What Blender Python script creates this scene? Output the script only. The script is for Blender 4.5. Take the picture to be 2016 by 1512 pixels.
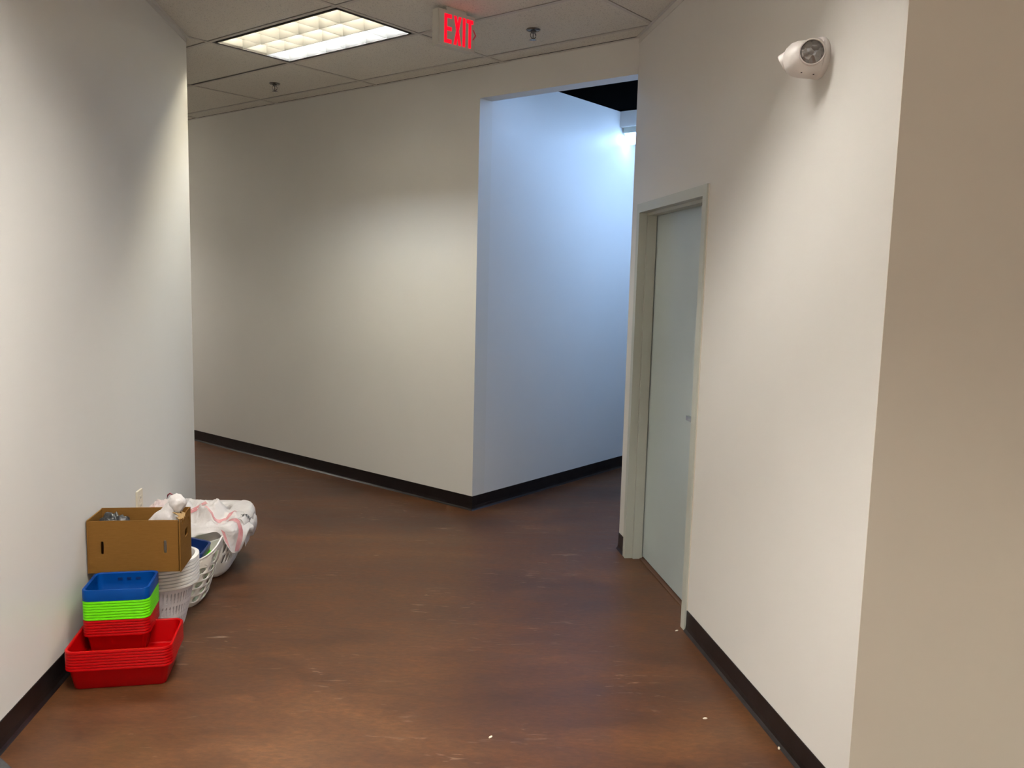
import bpy, bmesh, math, random
from mathutils import Vector, Matrix, noise

# ------------------------------------------------------------------ clear
for o in list(bpy.data.objects):
    bpy.data.objects.remove(o, do_unlink=True)
SC = bpy.context.scene
COL = SC.collection
sin, cos, pi = math.sin, math.cos, math.pi
V = Vector

# ------------------------------------------------------------------ camera
F, PITCH, ROLL, CAMH = 1662.84, 0.12197, -0.02534, 1.63236
fwd = V((0, cos(PITCH), -sin(PITCH)))
rt = V((1, 0, 0))
dn = fwd.cross(rt)
rgt = rt * cos(ROLL) + dn * sin(ROLL)
dwn = -rt * sin(ROLL) + dn * cos(ROLL)
cd = bpy.data.cameras.new('camera')
cam = bpy.data.objects.new('camera', cd)
COL.objects.link(cam)
cam.matrix_world = Matrix(((rgt.x, -dwn.x, -fwd.x, 0), (rgt.y, -dwn.y, -fwd.y, 0),
                           (rgt.z, -dwn.z, -fwd.z, CAMH), (0, 0, 0, 1)))
cd.sensor_fit = 'HORIZONTAL'
cd.sensor_width = 36
cd.lens = F / 2016 * 36
cd.clip_start = 0.05
SC.camera = cam

# ------------------------------------------------------------------ world, exposure
w = bpy.data.worlds.new('world')
SC.world = w
w.use_nodes = True
w.node_tree.nodes['Background'].inputs[0].default_value = (1, 0.97, 0.93, 1)
w.node_tree.nodes['Background'].inputs[1].default_value = 1.45          # neutral fill light, added through the open rear behind the camera
SC.view_settings.view_transform = 'Standard'
SC.view_settings.look = 'None'
SC.view_settings.gamma = 1
SC.view_settings.use_curve_mapping = False
SC.view_settings.exposure = 0.0
TUBE_MAIN, TUBE_COOL, TUBE_NEAR, TUBE_REAR, TUBE_SIDE, TUBE_MID = 120.0, 175.0, 150.0, 520.0, 275.0, 320.0   # radiance of the fluorescent tubes
WARM, COOLT, NEUT = (1.0, 0.915, 0.71), (0.93, 0.97, 1.0), (1.0, 0.95, 0.90)
REAR_WARM = (1.0, 0.92, 0.80)
PACK_STRENGTH = 12.0                        # cool lamp in the hall beyond the opening
HALL_STRENGTH = 108.0
HALL2_STRENGTH = 6.0
COOL = (0.36, 0.585, 1.0)

# ------------------------------------------------------------------ frames
AB, DB = -0.89235, 4.39224        # back wall
AR, DR = -0.13917, 1.3841         # right corridor wall
AL, DL = -0.12108, -1.37169       # left corridor wall
H = 3.045
def un(a):
    return V((sin(a), cos(a), 0)), V((cos(a), -sin(a), 0))
uB, nB = un(AB)
uR, nR = un(AR)
uL, nL = un(AL)
uU = nB.copy()                    # hall direction, away from the camera
A_ = -uB                          # along the back wall, to the right and nearer
B_ = nB
CORNER = V((-0.26314, 5.86284, 0))
SCN = CORNER.dot(uB)
def z_(z): return V((0, 0, z))
def R(s, d, z=0): return uR * s + nR * (DR + d) + z_(z)    # d > 0 into the wall
def L(s, d, z=0): return uL * s + nL * (DL + d) + z_(z)    # d > 0 into the room
def Bk(t, d, z=0): return CORNER + uB * t + nB * d + z_(z)  # t > 0 leftwards, d > 0 into the wall
def U(t, a, z=0): return CORNER + uU * t + A_ * a + z_(z)   # hall: t along, a across from blue wall

# ------------------------------------------------------------------ materials
def mat(name, col, rough=0.5, metal=0.0, spec=0.5, emit=None, es=0.0, trans=0.0, coat=0.0):
    m = bpy.data.materials.new(name)
    m.use_nodes = True
    b = m.node_tree.nodes['Principled BSDF']
    b.inputs['Base Color'].default_value = (*col, 1)
    b.inputs['Roughness'].default_value = rough
    b.inputs['Metallic'].default_value = metal
    b.inputs['Specular IOR Level'].default_value = spec
    b.inputs['Coat Weight'].default_value = coat
    if emit:
        b.inputs['Emission Color'].default_value = (*emit, 1)
        b.inputs['Emission Strength'].default_value = es
    return m
def nt(m): return m.node_tree.nodes, m.node_tree.links, m.node_tree.nodes['Principled BSDF']
def tex(m, scale, detail=3, rough=0.5, coord='Object', stretch=None, dist=0.0):
    n, l, b = nt(m)
    tc = n.new('ShaderNodeTexCoord')
    t = n.new('ShaderNodeTexNoise')
    t.inputs['Scale'].default_value = scale
    t.inputs['Detail'].default_value = detail
    t.inputs['Roughness'].default_value = rough
    t.inputs['Distortion'].default_value = dist
    if stretch:
        mp = n.new('ShaderNodeMapping')
        mp.inputs['Scale'].default_value = stretch[:3]
        if len(stretch) > 3: mp.inputs['Rotation'].default_value = (0, 0, stretch[3])
        l.new(tc.outputs[coord], mp.inputs[0])
        l.new(mp.outputs[0], t.inputs[0])
    else:
        l.new(tc.outputs[coord], t.inputs[0])
    return t
def ramp(m, src, stops, out='Fac'):
    n, l, b = nt(m)
    r = n.new('ShaderNodeValToRGB')
    e = r.color_ramp.elements
    while len(e) > 1: e.remove(e[-1])
    for i, (p, c) in enumerate(stops):
        if i == 0: e[0].position = p; e[0].color = (*c, 1)
        else:
            k = e.new(p); k.color = (*c, 1)
    l.new(src.outputs[out], r.inputs[0])
    return r
def bump(m, src, strength, dist=0.001, out='Fac'):
    n, l, b = nt(m)
    bp = n.new('ShaderNodeBump')
    bp.inputs['Strength'].default_value = strength
    bp.inputs['Distance'].default_value = dist
    l.new(src.outputs[out], bp.inputs['Height'])
    l.new(bp.outputs[0], b.inputs['Normal'])
def vary(name, c1, c2, scale, rough=0.5, bmp=0.0, bscale=None, **k):
    m = mat(name, c1, rough, **k)
    n, l, b = nt(m)
    t = tex(m, scale, 4)
    r = ramp(m, t, [(0.35, c1), (0.65, c2)])
    l.new(r.outputs[0], b.inputs['Base Color'])
    if bmp:
        t2 = tex(m, bscale or scale * 4, 3)
        bump(m, t2, bmp)
    return m

M = {}
M['paint'] = vary('wall_paint', (0.66, 0.645, 0.60), (0.69, 0.675, 0.63), 0.9, 0.42, 0.06, 220, spec=0.35)
M['tan'] = vary('tan_wall_tone', (0.62, 0.575, 0.49), (0.65, 0.605, 0.515), 0.9, 0.5, 0.06, 220, spec=0.3)  # a little tanner than the corridor walls
M['hallpaint'] = vary('hall_paint', (0.68, 0.67, 0.64), (0.71, 0.70, 0.67), 0.9, 0.4, 0.06, 220, spec=0.35)
M['black'] = mat('black_deck', (0.003, 0.003, 0.003), 1.0, spec=0.0)
M['trim'] = vary('white_metal_trim', (0.58, 0.56, 0.52), (0.62, 0.60, 0.56), 3, 0.45)
M['vinyl'] = vary('black_vinyl', (0.006, 0.004, 0.004), (0.012, 0.009, 0.009), 12, 0.32, 0.15, 60, spec=0.3)
M['frame'] = vary('grey_green_frame_paint', (0.45, 0.47, 0.41), (0.47, 0.49, 0.43), 3, 0.35, spec=0.5)
M['leaf'] = vary('grey_door_paint', (0.40, 0.465, 0.46), (0.43, 0.495, 0.49), 2, 0.28, spec=0.5)
M['steel'] = mat('satin_steel', (0.62, 0.63, 0.65), 0.25, 1.0)
M['chrome'] = mat('dark_chrome', (0.25, 0.24, 0.23), 0.22, 1.0)
M['tee'] = mat('ceiling_tee', (0.56, 0.53, 0.48), 0.55)
M['white_pl'] = mat('white_fixture_plastic', (0.72, 0.68, 0.64), 0.35)
M['ivory'] = mat('ivory_plastic', (0.66, 0.60, 0.47), 0.4)
M['dark'] = mat('dark_slot', (0.01, 0.01, 0.01), 0.7)
M['exit_case'] = mat('exit_sign_case', (0.55, 0.53, 0.47), 0.5)
M['exit_red'] = mat('exit_red_letters', (0.5, 0.0, 0.01), 0.5, emit=(1.0, 0.0, 0.015), es=1.3)
M['exit_dim'] = mat('exit_dim_arrow', (0.40, 0.06, 0.08), 0.5, emit=(1.0, 0.02, 0.06), es=0.12)
M['red'] = vary('red_plastic', (0.33, 0.0, 0.001), (0.36, 0.0, 0.001), 8, 0.35, spec=0.16)
M['green'] = vary('green_plastic', (0.11, 0.58, 0.0), (0.125, 0.61, 0.002), 8, 0.35, spec=0.2)
M['blue'] = vary('blue_plastic', (0.0, 0.038, 0.19), (0.0, 0.042, 0.21), 8, 0.35, spec=0.13)
M['navy'] = vary('navy_plastic', (0.003, 0.016, 0.085), (0.004, 0.02, 0.10), 8, 0.3)
M['white'] = vary('white_plastic', (0.74, 0.72, 0.68), (0.78, 0.76, 0.72), 6, 0.35)
M['lattice'] = vary('white_lattice_plastic', (0.70, 0.66, 0.68), (0.76, 0.72, 0.73), 6, 0.4)
M['offwhite'] = vary('cream_plastic', (0.70, 0.67, 0.60), (0.74, 0.71, 0.64), 6, 0.35)
M['blackbag'] = vary('black_plastic_film', (0.012, 0.013, 0.013), (0.03, 0.03, 0.03), 20, 0.3)
M['mat'] = vary('charcoal_mat', (0.03, 0.03, 0.03), (0.045, 0.045, 0.043), 90, 0.9)
M['scrap'] = mat('pale_scrap', (0.7, 0.62, 0.5), 0.7)
M['ink'] = mat('black_ink', (0.02, 0.02, 0.022), 0.6)

# cardboard
m = mat('cardboard', (0.3, 0.17, 0.06), 0.8, spec=0.08)
n, l, b = nt(m)
t = tex(m, 30, 5, 0.6, stretch=(1, 1, 6))
r = ramp(m, t, [(0.3, (0.158, 0.075, 0.016)), (0.7, (0.18, 0.088, 0.020))])
l.new(r.outputs[0], b.inputs['Base Color'])
M['card'] = m
M['cardtorn'] = vary('torn_cardboard', (0.32, 0.20, 0.08), (0.38, 0.25, 0.11), 60, 0.85)

# plastic film (thin carrier-bag film)
def film(name, c1, c2, tr=0.35):
    m = mat(name, c1, 0.32, spec=0.5)
    n, l, b = nt(m)
    t = tex(m, 14, 4)
    r = ramp(m, t, [(0.35, c1), (0.65, c2)])
    l.new(r.outputs[0], b.inputs['Base Color'])
    t2 = tex(m, 26, 4, 0.6, dist=1.0)
    bump(m, t2, 0.9, 0.006)
    tl = n.new('ShaderNodeBsdfTranslucent')
    l.new(r.outputs[0], tl.inputs[0])
    mx = n.new('ShaderNodeMixShader')
    mx.inputs[0].default_value = tr
    out = n['Material Output']
    l.new(b.outputs[0], mx.inputs[1]); l.new(tl.outputs[0], mx.inputs[2])
    l.new(mx.outputs[0], out.inputs[0])
    return m
M['film'] = film('white_film', (0.78, 0.745, 0.72), (0.83, 0.80, 0.775))
M['filmpink'] = film('pinkish_film', (0.78, 0.62, 0.60), (0.82, 0.74, 0.71))
M['pink'] = film('pink_print', (0.66, 0.27, 0.28), (0.72, 0.42, 0.42), 0.25)
M['wine'] = mat('dark_red_print', (0.16, 0.02, 0.03), 0.5)

# ceiling tile: speckled mineral fibre
m = mat('mineral_tile', (0.5, 0.46, 0.4), 0.95, spec=0.1)
n, l, b = nt(m)
t = tex(m, 1.3, 2, coord='Object')
r = ramp(m, t, [(0.3, (0.67, 0.645, 0.575)), (0.7, (0.715, 0.69, 0.62))])
t2 = tex(m, 150, 2, 0.5)
r2 = ramp(m, t2, [(0.33, (0.70, 0.70, 0.70)), (0.42, (1, 1, 1))])
mx = n.new('ShaderNodeMix'); mx.data_type = 'RGBA'; mx.blend_type = 'MULTIPLY'
mx.inputs[0].default_value = 1
l.new(r.outputs[0], mx.inputs[6]); l.new(r2.outputs[0], mx.inputs[7])
l.new(mx.outputs[2], b.inputs['Base Color'])
bump(m, t2, 0.5, 0.002)
M['tile'] = m

# floor: stained, sealed concrete
m = mat('stained_concrete', (0.12, 0.06, 0.03), 0.3, spec=0.35)
n, l, b = nt(m)
t = tex(m, 0.9, 6, 0.62, coord='Object', stretch=(0.7, 1.5, 1, 0.35), dist=0.6)
r = ramp(m, t, [(0.26, (0.032, 0.0135, 0.0065)), (0.42, (0.057, 0.0220, 0.0088)), (0.56, (0.076, 0.0295, 0.0100)), (0.72, (0.115, 0.050, 0.018))])
t2 = tex(m, 5.0, 6, 0.7, coord='Object', stretch=(0.45, 1.6, 1, 0.25), dist=1.2)
r2 = ramp(m, t2, [(0.3, (0.70, 0.70, 0.74)), (0.52, (1, 1, 1)), (0.72, (1.35, 1.30, 1.22))])
mx = n.new('ShaderNodeMix'); mx.data_type = 'RGBA'; mx.blend_type = 'MULTIPLY'
mx.inputs[0].default_value = 1
l.new(r.outputs[0], mx.inputs[6]); l.new(r2.outputs[0], mx.inputs[7])
# pale scuffs
t3 = tex(m, 17, 3, 0.5, coord='Object', stretch=(0.35, 1.8, 1, 0.1), dist=1.5)
r3 = ramp(m, t3, [(0.63, (0, 0, 0)), (0.72, (1, 1, 1))])
t4 = tex(m, 1.7, 2, 0.5, coord='Object')
r4 = ramp(m, t4, [(0.46, (0, 0, 0)), (0.62, (0.40, 0.40, 0.40))])
mm = n.new('ShaderNodeMath'); mm.operation = 'MULTIPLY'
l.new(r3.outputs[0], mm.inputs[0]); l.new(r4.outputs[0], mm.inputs[1])
mx2 = n.new('ShaderNodeMix'); mx2.data_type = 'RGBA'
l.new(mm.outputs[0], mx2.inputs[0]); l.new(mx.outputs[2], mx2.inputs[6])
mx2.inputs[7].default_value = (0.34, 0.24, 0.17, 1)
t5 = tex(m, 46, 4, 0.7, coord='Object', stretch=(0.6, 1.3, 1, 0.3))
r5 = ramp(m, t5, [(0.34, (0.78, 0.78, 0.78)), (0.5, (1, 1, 1)), (0.66, (1.25, 1.22, 1.18))])
mx3 = n.new('ShaderNodeMix'); mx3.data_type = 'RGBA'; mx3.blend_type = 'MULTIPLY'; mx3.inputs[0].default_value = 1
l.new(mx2.outputs[2], mx3.inputs[6]); l.new(r5.outputs[0], mx3.inputs[7])
l.new(mx3.outputs[2], b.inputs['Base Color'])
rr = n.new('ShaderNodeMapRange')
rr.inputs[3].default_value = 0.30; rr.inputs[4].default_value = 0.48
l.new(t2.outputs[0], rr.inputs[0]); l.new(rr.outputs[0], b.inputs['Roughness'])
bump(m, t2, 0.06, 0.002)
M['floor'] = m

# troffer
M['reflector'] = mat('troffer_reflector', (0.3, 0.29, 0.275), 0.5)
M['blade'] = mat('louver_aluminium', (0.075, 0.073, 0.069), 0.5, spec=0.1)
M['blade_cross'] = mat('louver_aluminium_lightened', (0.125, 0.122, 0.115), 0.5, spec=0.1)  # paler copy of the louver metal, evens out shade on the cross blades
M['rim'] = mat('troffer_rim_shade', (0.05, 0.045, 0.04), 0.5)  # coloured dark to stand in for the shadow gap around the fitting
def tube_mat(name, c, s):
    return mat(name, (0.8, 0.8, 0.8), 0.5, emit=c, es=s)
M['tube_w'] = tube_mat('warm_tube', WARM, TUBE_MAIN)
M['tube_n'] = tube_mat('neutral_tube', NEUT, TUBE_NEAR)
M['tube_s'] = tube_mat('side_tube', NEUT, TUBE_SIDE)
M['tube_m'] = tube_mat('mid_tube', NEUT, TUBE_MID)
M['tube_c'] = tube_mat('cool_tube', COOLT, TUBE_COOL)
M['tube_r'] = tube_mat('rear_tube', REAR_WARM, TUBE_REAR)
M['pack'] = mat('cool_lens', (0.9, 0.9, 0.9), 0.4, emit=COOL, es=PACK_STRENGTH)
M['halllamp2'] = mat('cool_strip_small', (0.9, 0.9, 0.9), 0.4, emit=COOL, es=HALL2_STRENGTH)
M['halllamp'] = mat('cool_strip', (0.9, 0.9, 0.9), 0.4, emit=COOL, es=HALL_STRENGTH)
# faceted lens of the emergency heads
m = mat('faceted_lens', (0.22, 0.21, 0.20), 0.15, metal=0.6)
n, l, b = nt(m)
tc = n.new('ShaderNodeTexCoord')
vo = n.new('ShaderNodeTexVoronoi'); vo.inputs['Scale'].default_value = 55
l.new(tc.outputs['Object'], vo.inputs[0])
bp = n.new('ShaderNodeBump'); bp.inputs['Strength'].default_value = 0.9; bp.inputs['Distance'].default_value = 0.006
l.new(vo.outputs['Distance'], bp.inputs['Height']); l.new(bp.outputs[0], b.inputs['Normal'])
M['lens'] = m

# ------------------------------------------------------------------ object helpers
def link(name, me, m, parent=None):
    o = bpy.data.objects.new(name, me)
    COL.objects.link(o)
    if m is not None and len(me.materials) == 0: me.materials.append(m)
    if parent: o.parent = parent
    return o
def obj(name, bm, m, parent=None, smooth=False, loc=None):
    bmesh.ops.recalc_face_normals(bm, faces=bm.faces)
    me = bpy.data.meshes.new(name)
    bm.to_mesh(me); bm.free()
    if smooth:
        for p in me.polygons: p.use_smooth = True
        try: me.set_sharp_from_angle(angle=math.radians(40))
        except Exception: pass
    o = link(name, me, m, parent)
    if loc is not None: o.location = loc
    return o
def tag(o, label, cat, group=None, kind=None):
    o['label'] = label; o['category'] = cat
    if group: o['group'] = group
    if kind: o['kind'] = kind
    return o
def thing(name, label, cat, loc, rz=0, group=None):
    o = bpy.data.objects.new(name, None)
    COL.objects.link(o)
    o.location = loc; o.rotation_euler = (0, 0, rz)
    o.empty_display_size = 0.05
    return tag(o, label, cat, group)
def struct(o): o['kind'] = 'structure'; return o
def sempty(name, loc=(0, 0, 0)):
    o = bpy.data.objects.new(name, None); COL.objects.link(o); o.location = loc
    o['kind'] = 'structure'; return o
def copy_tree(o, parent=None):
    c = o.copy(); COL.objects.link(c)
    if parent: c.parent = parent
    for ch in list(o.children): copy_tree(ch, c)
    return c
def prism(bm, pts, z0, z1):
    a = [bm.verts.new((p[0], p[1], z0)) for p in pts]
    c = [bm.verts.new((p[0], p[1], z1)) for p in pts]
    n = len(pts)
    bm.faces.new(a[::-1]); bm.faces.new(c)
    for i in range(n): bm.faces.new((a[i], a[(i + 1) % n], c[(i + 1) % n], c[i]))
    return bm
def box(bm, x0, x1, y0, y1, z0, z1, mtx=None):
    vs = [V((x, y, z)) for z in (z0, z1) for (x, y) in ((x0, y0), (x1, y0), (x1, y1), (x0, y1))]
    if mtx: vs = [mtx @ v for v in vs]
    v = [bm.verts.new(p) for p in vs]
    for f in ((3, 2, 1, 0), (4, 5, 6, 7), (0, 1, 5, 4), (1, 2, 6, 5), (2, 3, 7, 6), (3, 0, 4, 7)):
        bm.faces.new([v[i] for i in f])
    return bm
def bevel(bm, w_, seg=2, angle=0.6):
    es = [e for e in bm.edges if len(e.link_faces) == 2 and e.calc_face_angle(0) > angle]
    bmesh.ops.bevel(bm, geom=es, offset=w_, segments=seg, affect='EDGES', profile=0.5)
    return bm
def lathe(bm, prof, n=32, mtx=None, cap0=True, cap1=True):
    rings = []
    for r_, z in prof:
        ring = []
        for i in range(n):
            p = V((r_ * cos(2 * pi * i / n), r_ * sin(2 * pi * i / n), z))
            ring.append(bm.verts.new(mtx @ p if mtx else p))
        rings.append(ring)
    for a, c in zip(rings, rings[1:]):
        for i in range(n): bm.faces.new((a[i], a[(i + 1) % n], c[(i + 1) % n], c[i]))
    if cap0: bm.faces.new(rings[0][::-1])
    if cap1: bm.faces.new(rings[-1])
    return bm
def tube(bm, pts, rad, n=8, caps=True):
    pts = [V(p) for p in pts]
    rings = []
    for i, p in enumerate(pts):
        d = (pts[min(i + 1, len(pts) - 1)] - pts[max(i - 1, 0)]).normalized()
        up = V((0, 0, 1)) if abs(d.z) < 0.9 else V((1, 0, 0))
        x = d.cross(up).normalized(); y = d.cross(x)
        r_ = rad[i] if isinstance(rad, (list, tuple)) else rad
        rings.append([bm.verts.new(p + x * (r_ * cos(2 * pi * k / n)) + y * (r_ * sin(2 * pi * k / n))) for k in range(n)])
    for a, c in zip(rings, rings[1:]):
        for k in range(n): bm.faces.new((a[k], a[(k + 1) % n], c[(k + 1) % n], c[k]))
    if caps: bm.faces.new(rings[0][::-1]); bm.faces.new(rings[-1])
    return bm
def basis(x, y, z, o=V((0, 0, 0))):
    return Matrix(((x.x, y.x, z.x, o.x), (x.y, y.y, z.y, o.y), (x.z, y.z, z.z, o.z), (0, 0, 0, 1)))
ZU = V((0, 0, 1))

# ================================================================== STRUCTURE
# floor
bm = bmesh.new()
prism(bm, [(-9, -5), (7, -5), (7, 13), (-9, 13)], -0.08, 0)
struct(obj('floor', bm, M['floor']))

TW = 0.13
# left wall: corridor face, then a return into the side hall
LE = 5.545
ret = -A_                        # side hall direction (left, away)
Lc = L(LE, 0)
bm = bmesh.new()
Lc_in = Lc + ret * 0.16 - B_ * 0.0
prism(bm, [L(-4.2, 0), Lc, Lc + ret * 0.17, L(-4.2, -TW)], 0, H)
struct(obj('wall_left', bm, M['paint']))
bm = bmesh.new()
prism(bm, [Lc + ret * 0.171, Lc + ret * 5.2, Lc + ret * 5.2 - B_ * TW, Lc + ret * 0.22 - B_ * TW], 0, H)
struct(obj('wall_side', bm, M['paint']))
# back wall
bm = bmesh.new()
prism(bm, [Bk(0, 0), Bk(0, TW), Bk(7.2, TW), Bk(7.2, 0)], 0, H)
struct(obj('wall_back', bm, M['paint']))
# cool-lit hall wall behind the corner
bm = bmesh.new()
prism(bm, [U(TW, 0), U(5.4, 0), U(5.4, -TW), U(TW, -TW)], 0, H)
struct(obj('wall_hall_left', bm, M['hallpaint']))
# side hall end
bm = bmesh.new()
prism(bm, [Bk(5.6, 0), Bk(5.7, 0), Bk(5.7, -1.6), Bk(5.6, -1.6)], 0, H)
struct(obj('wall_side_end', bm, M['paint']))
# right wall with the door opening
S0, S1 = 3.712, 4.772            # rough opening
TC, EC = 2.253, 4.935
OH = 2.05
RT = 0.16
bm = bmesh.new()
prism(bm, [R(TC, 0), R(S0, 0), R(S0, RT), R(TC, RT)], 0, H)
prism(bm, [R(S0, 0), R(S1, 0), R(S1, RT), R(S0, RT)], OH, H)
E_ = R(EC, 0)
prism(bm, [R(S1, 0), E_, R(EC + 0.05, RT), R(S1, RT)], 0, H)
struct(obj('wall_right', bm, M['paint']))
bm = bmesh.new()
prism(bm, [E_ + uU * 0.002, E_ + uU * 4.4, E_ + uU * 4.4 + A_ * TW, E_ + uU * 0.12 + A_ * TW], 0, H)
struct(obj('wall_hall_right', bm, M['hallpaint']))
bm = bmesh.new()
prism(bm, [U(5.2, 0), U(5.2, 1.6), U(5.3, 1.6), U(5.3, 0)], 0, H)
struct(obj('wall_hall_end', bm, M['hallpaint']))
# room behind the door (dark)
bm = bmesh.new()
prism(bm, [R(TC, 1.2), R(EC, 1.2), R(EC, 1.3), R(TC, 1.3)], 0, H)
struct(obj('wall_store', bm, M['paint']))
# tan return wall at the mouth of the corridor
bm = bmesh.new()
Tp = R(TC, 0)
prism(bm, [Tp, Tp + nR * 3.6, Tp + nR * 3.6 + uR * TW, Tp + uR * TW + nR * 0.001], 0, H)
bmesh.ops.translate(bm, vec=-uR * 0.002, verts=bm.verts)
struct(obj('wall_right_return', bm, M['tan']))
# room behind the camera
bm = bmesh.new()
prism(bm, [(4.55, -3.6), (4.65, -3.6), (4.65, 4), (4.55, 4)], 0, H)
struct(obj('wall_far_right', bm, M['tan']))
# header over the hall opening, second header in the hall
HB = 2.842
bm = bmesh.new()
hw = (E_ - CORNER).dot(A_)
prism(bm, [Bk(0, 0.0), Bk(-hw, 0.0), Bk(-hw, 0.124), Bk(0, 0.124)], HB, H)
struct(obj('wall_header', bm, M['paint']))
bm = bmesh.new()
prism(bm, [U(1.76, 0), U(1.76, hw), U(1.90, hw), U(1.90, 0)], 2.92, H)
struct(obj('wall_hall_header', bm, M['hallpaint']))
# ceilings: black deck over the hall, dark plenum deck over the tiles
bm = bmesh.new()
prism(bm, [U(0.03, -0.1), U(5.4, -0.1), U(5.4, 1.7), U(0.03, 1.7)], H + 0.001, H + 0.05)
struct(obj('ceiling_hall', bm, M['black']))
bm = bmesh.new()
prism(bm, [(-9, -5), (7, -5), (7, 13), (-9, 13)], H + 0.3, H + 0.35)
struct(obj('ceiling_deck', bm, M['black']))

# ---- suspended ceiling: every tile and tee a part
G0 = V((-1.54537, 5.90694, 0))
TA, TB = 1.2192, 0.6096
def G(i, j, z=0): return G0 + A_ * (i * TA) + B_ * (j * TB) + z_(z)
TROFFERS = {(0, -1): 'main', (-4, -1): 'side', (2, -3): 'near', (2, -5): 'mid', (4, -8): 'rear', (6, -7): 'rear', (6, -4): 'rear', (4, -11): 'rear'}
ceil = sempty('ceiling')
JB = (CORNER - G0).dot(B_) / TB              # the back wall in j
def inside(p):
    if (p - CORNER).dot(B_) > 0.02: return False
    if p.dot(nL) < DL - 0.9 and (p - Lc).dot(B_) < -0.25: return False
    if p.dot(nR) > DR + 0.75 and p.dot(uR) > TC - 0.0: return False
    if p.y < -3.9 or p.x > 4.9 or (p - CORNER).dot(A_) < -5.7: return False
    return True
tile_me = {}
def tile_mesh(fa, fb, gap):
    key = (round(fa, 3), round(fb, 3), gap)
    if key not in tile_me:
        bm = bmesh.new()
        g = 0.0135
        box(bm, g, TA * fa - g - gap, g, TB * fb - g - 0.004, 0.003, 0.018)
        me = bpy.data.meshes.new('ceiling_tile'); bm.to_mesh(me); bm.free()
        me.materials.append(M['tile'])
        tile_me[key] = me
    return tile_me[key]
ang = math.atan2(A_.y, A_.x)
for i in range(-5, 10):
    for j in range(-16, 2):
        cpt = G(i + 0.5, j + 0.5) if j < 1 else G(i + 0.5, j + 0.1)
        if not inside(cpt): continue
        if (i, j) in TROFFERS: continue
        fb = 1.0 if j < 1 else JB - 1
        o = link('ceiling_tile', tile_mesh(1.0, fb, 0.004 if (i, j) != (-1, -1) else 0.004), None, ceil)
        if (i, j) == (-1, -1):               # tile shifted in its opening, dark gap at one side
            o.location = G(i, j, H) - B_ * 0.012
        else:
            o.location = G(i, j, H)
        o.rotation_euler = (0, 0, ang)
# tees
def tee(p, q, wd=0.024):
    d = (q - p); ln = d.length
    bm = bmesh.new()
    box(bm, 0, ln, -wd / 2, wd / 2, 0, 0.002)
    box(bm, 0, ln, -0.0015, 0.0015, 0.002, 0.03)
    o = obj('grid_bar', bm, M['tee'], ceil)
    o.location = p; o.rotation_euler = (0, 0, math.atan2(d.y, d.x))
for j in range(-15, 2):
    ii = [i for i in range(-5, 10) if inside(G(i + 0.5, j - 0.3)) or inside(G(i + 0.5, j + 0.3 if j < 1 else j + 0.1))]
    if ii: tee(G(min(ii), j, H), G(max(ii) + 1, j, H))
for i in range(-5, 11):
    jj = [j for j in range(-16, 1) if inside(G(i - 0.3, j + 0.5)) or inside(G(i + 0.3, j + 0.5))]
    if jj:
        je = max(jj) + 1
        tee(G(i, min(jj), H - 0.0004), G(i, je if je < 1 else JB, H - 0.0004))
# wall angle strips
def strip(name, p, q, out, h=0.024, t=0.0025, lip=0.02):
    bm = bmesh.new()
    d = (q - p).normalized()
    for a, b_, c, e in ((0, t, H - h, H), (0, lip, H - 0.002, H - 0.0005)):
        pts = [p + out * a, q + out * a, q + out * b_, p + out * b_]
        prism(bm, pts, c, e)
    struct(obj(name, bm, M['trim']))
strip('trim_1', L(-4, 0), L(LE, 0), nL, 0.03)
strip('trim_2', R(TC, 0), R(EC, 0), -nR, 0.034)
strip('trim_3', Bk(-hw, 0), Bk(5.6, 0), -nB, 0.004)

# ---- cove baseboards
def cove(name, pts, outs, ends=None):
    prof = [(0.0, 0.1016), (0.003, 0.1016), (0.0035, 0.03), (0.006, 0.012), (0.012, 0.004), (0.016, 0.0005), (0.0, 0.0005)]
    bm = bmesh.new()
    rings = []
    for p, o_ in zip(pts, outs):
        rings.append([bm.verts.new(V((p.x, p.y, 0)) + o_ * x + z_(z)) for x, z in prof])
    n_ = len(prof)
    for a, c in zip(rings, rings[1:]):
        for k in range(n_): bm.faces.new((a[k], a[(k + 1) % n_], c[(k + 1) % n_], c[k]))
    bm.faces.new(rings[0][::-1]); bm.faces.new(rings[-1])
    struct(obj(name, bm, M['vinyl']))
def miter(a, b_):
    s = (a + b_).normalized()
    return s / s.dot(a)
cove('baseboard_left', [L(-4, 0), Lc, Lc + ret * 4.5], [nL, miter(nL, B_), B_])
cove('baseboard_back', [Bk(5.6, 0), Bk(0, 0), U(5.2, 0)], [-nB, miter(-nB, A_), A_])
cove('baseboard_right_far', [R(4.797, 0), E_, E_ + uU * 4.2], [-nR, miter(-nR, -A_), -A_])
cove('baseboard_right', [R(3.692, 0), R(TC, 0), R(TC, 3.5)], [-nR, miter(-nR, -uR), -uR])

# ================================================================== DOOR
door = sempty('door_1', R(4.25, 0))
def dobj(name, bm, m, parent=None, smooth=False):
    bmesh.ops.translate(bm, vec=-door.location if parent is None else V((0, 0, 0)), verts=bm.verts)
    return obj(name, bm, m, parent or door, smooth)
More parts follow.
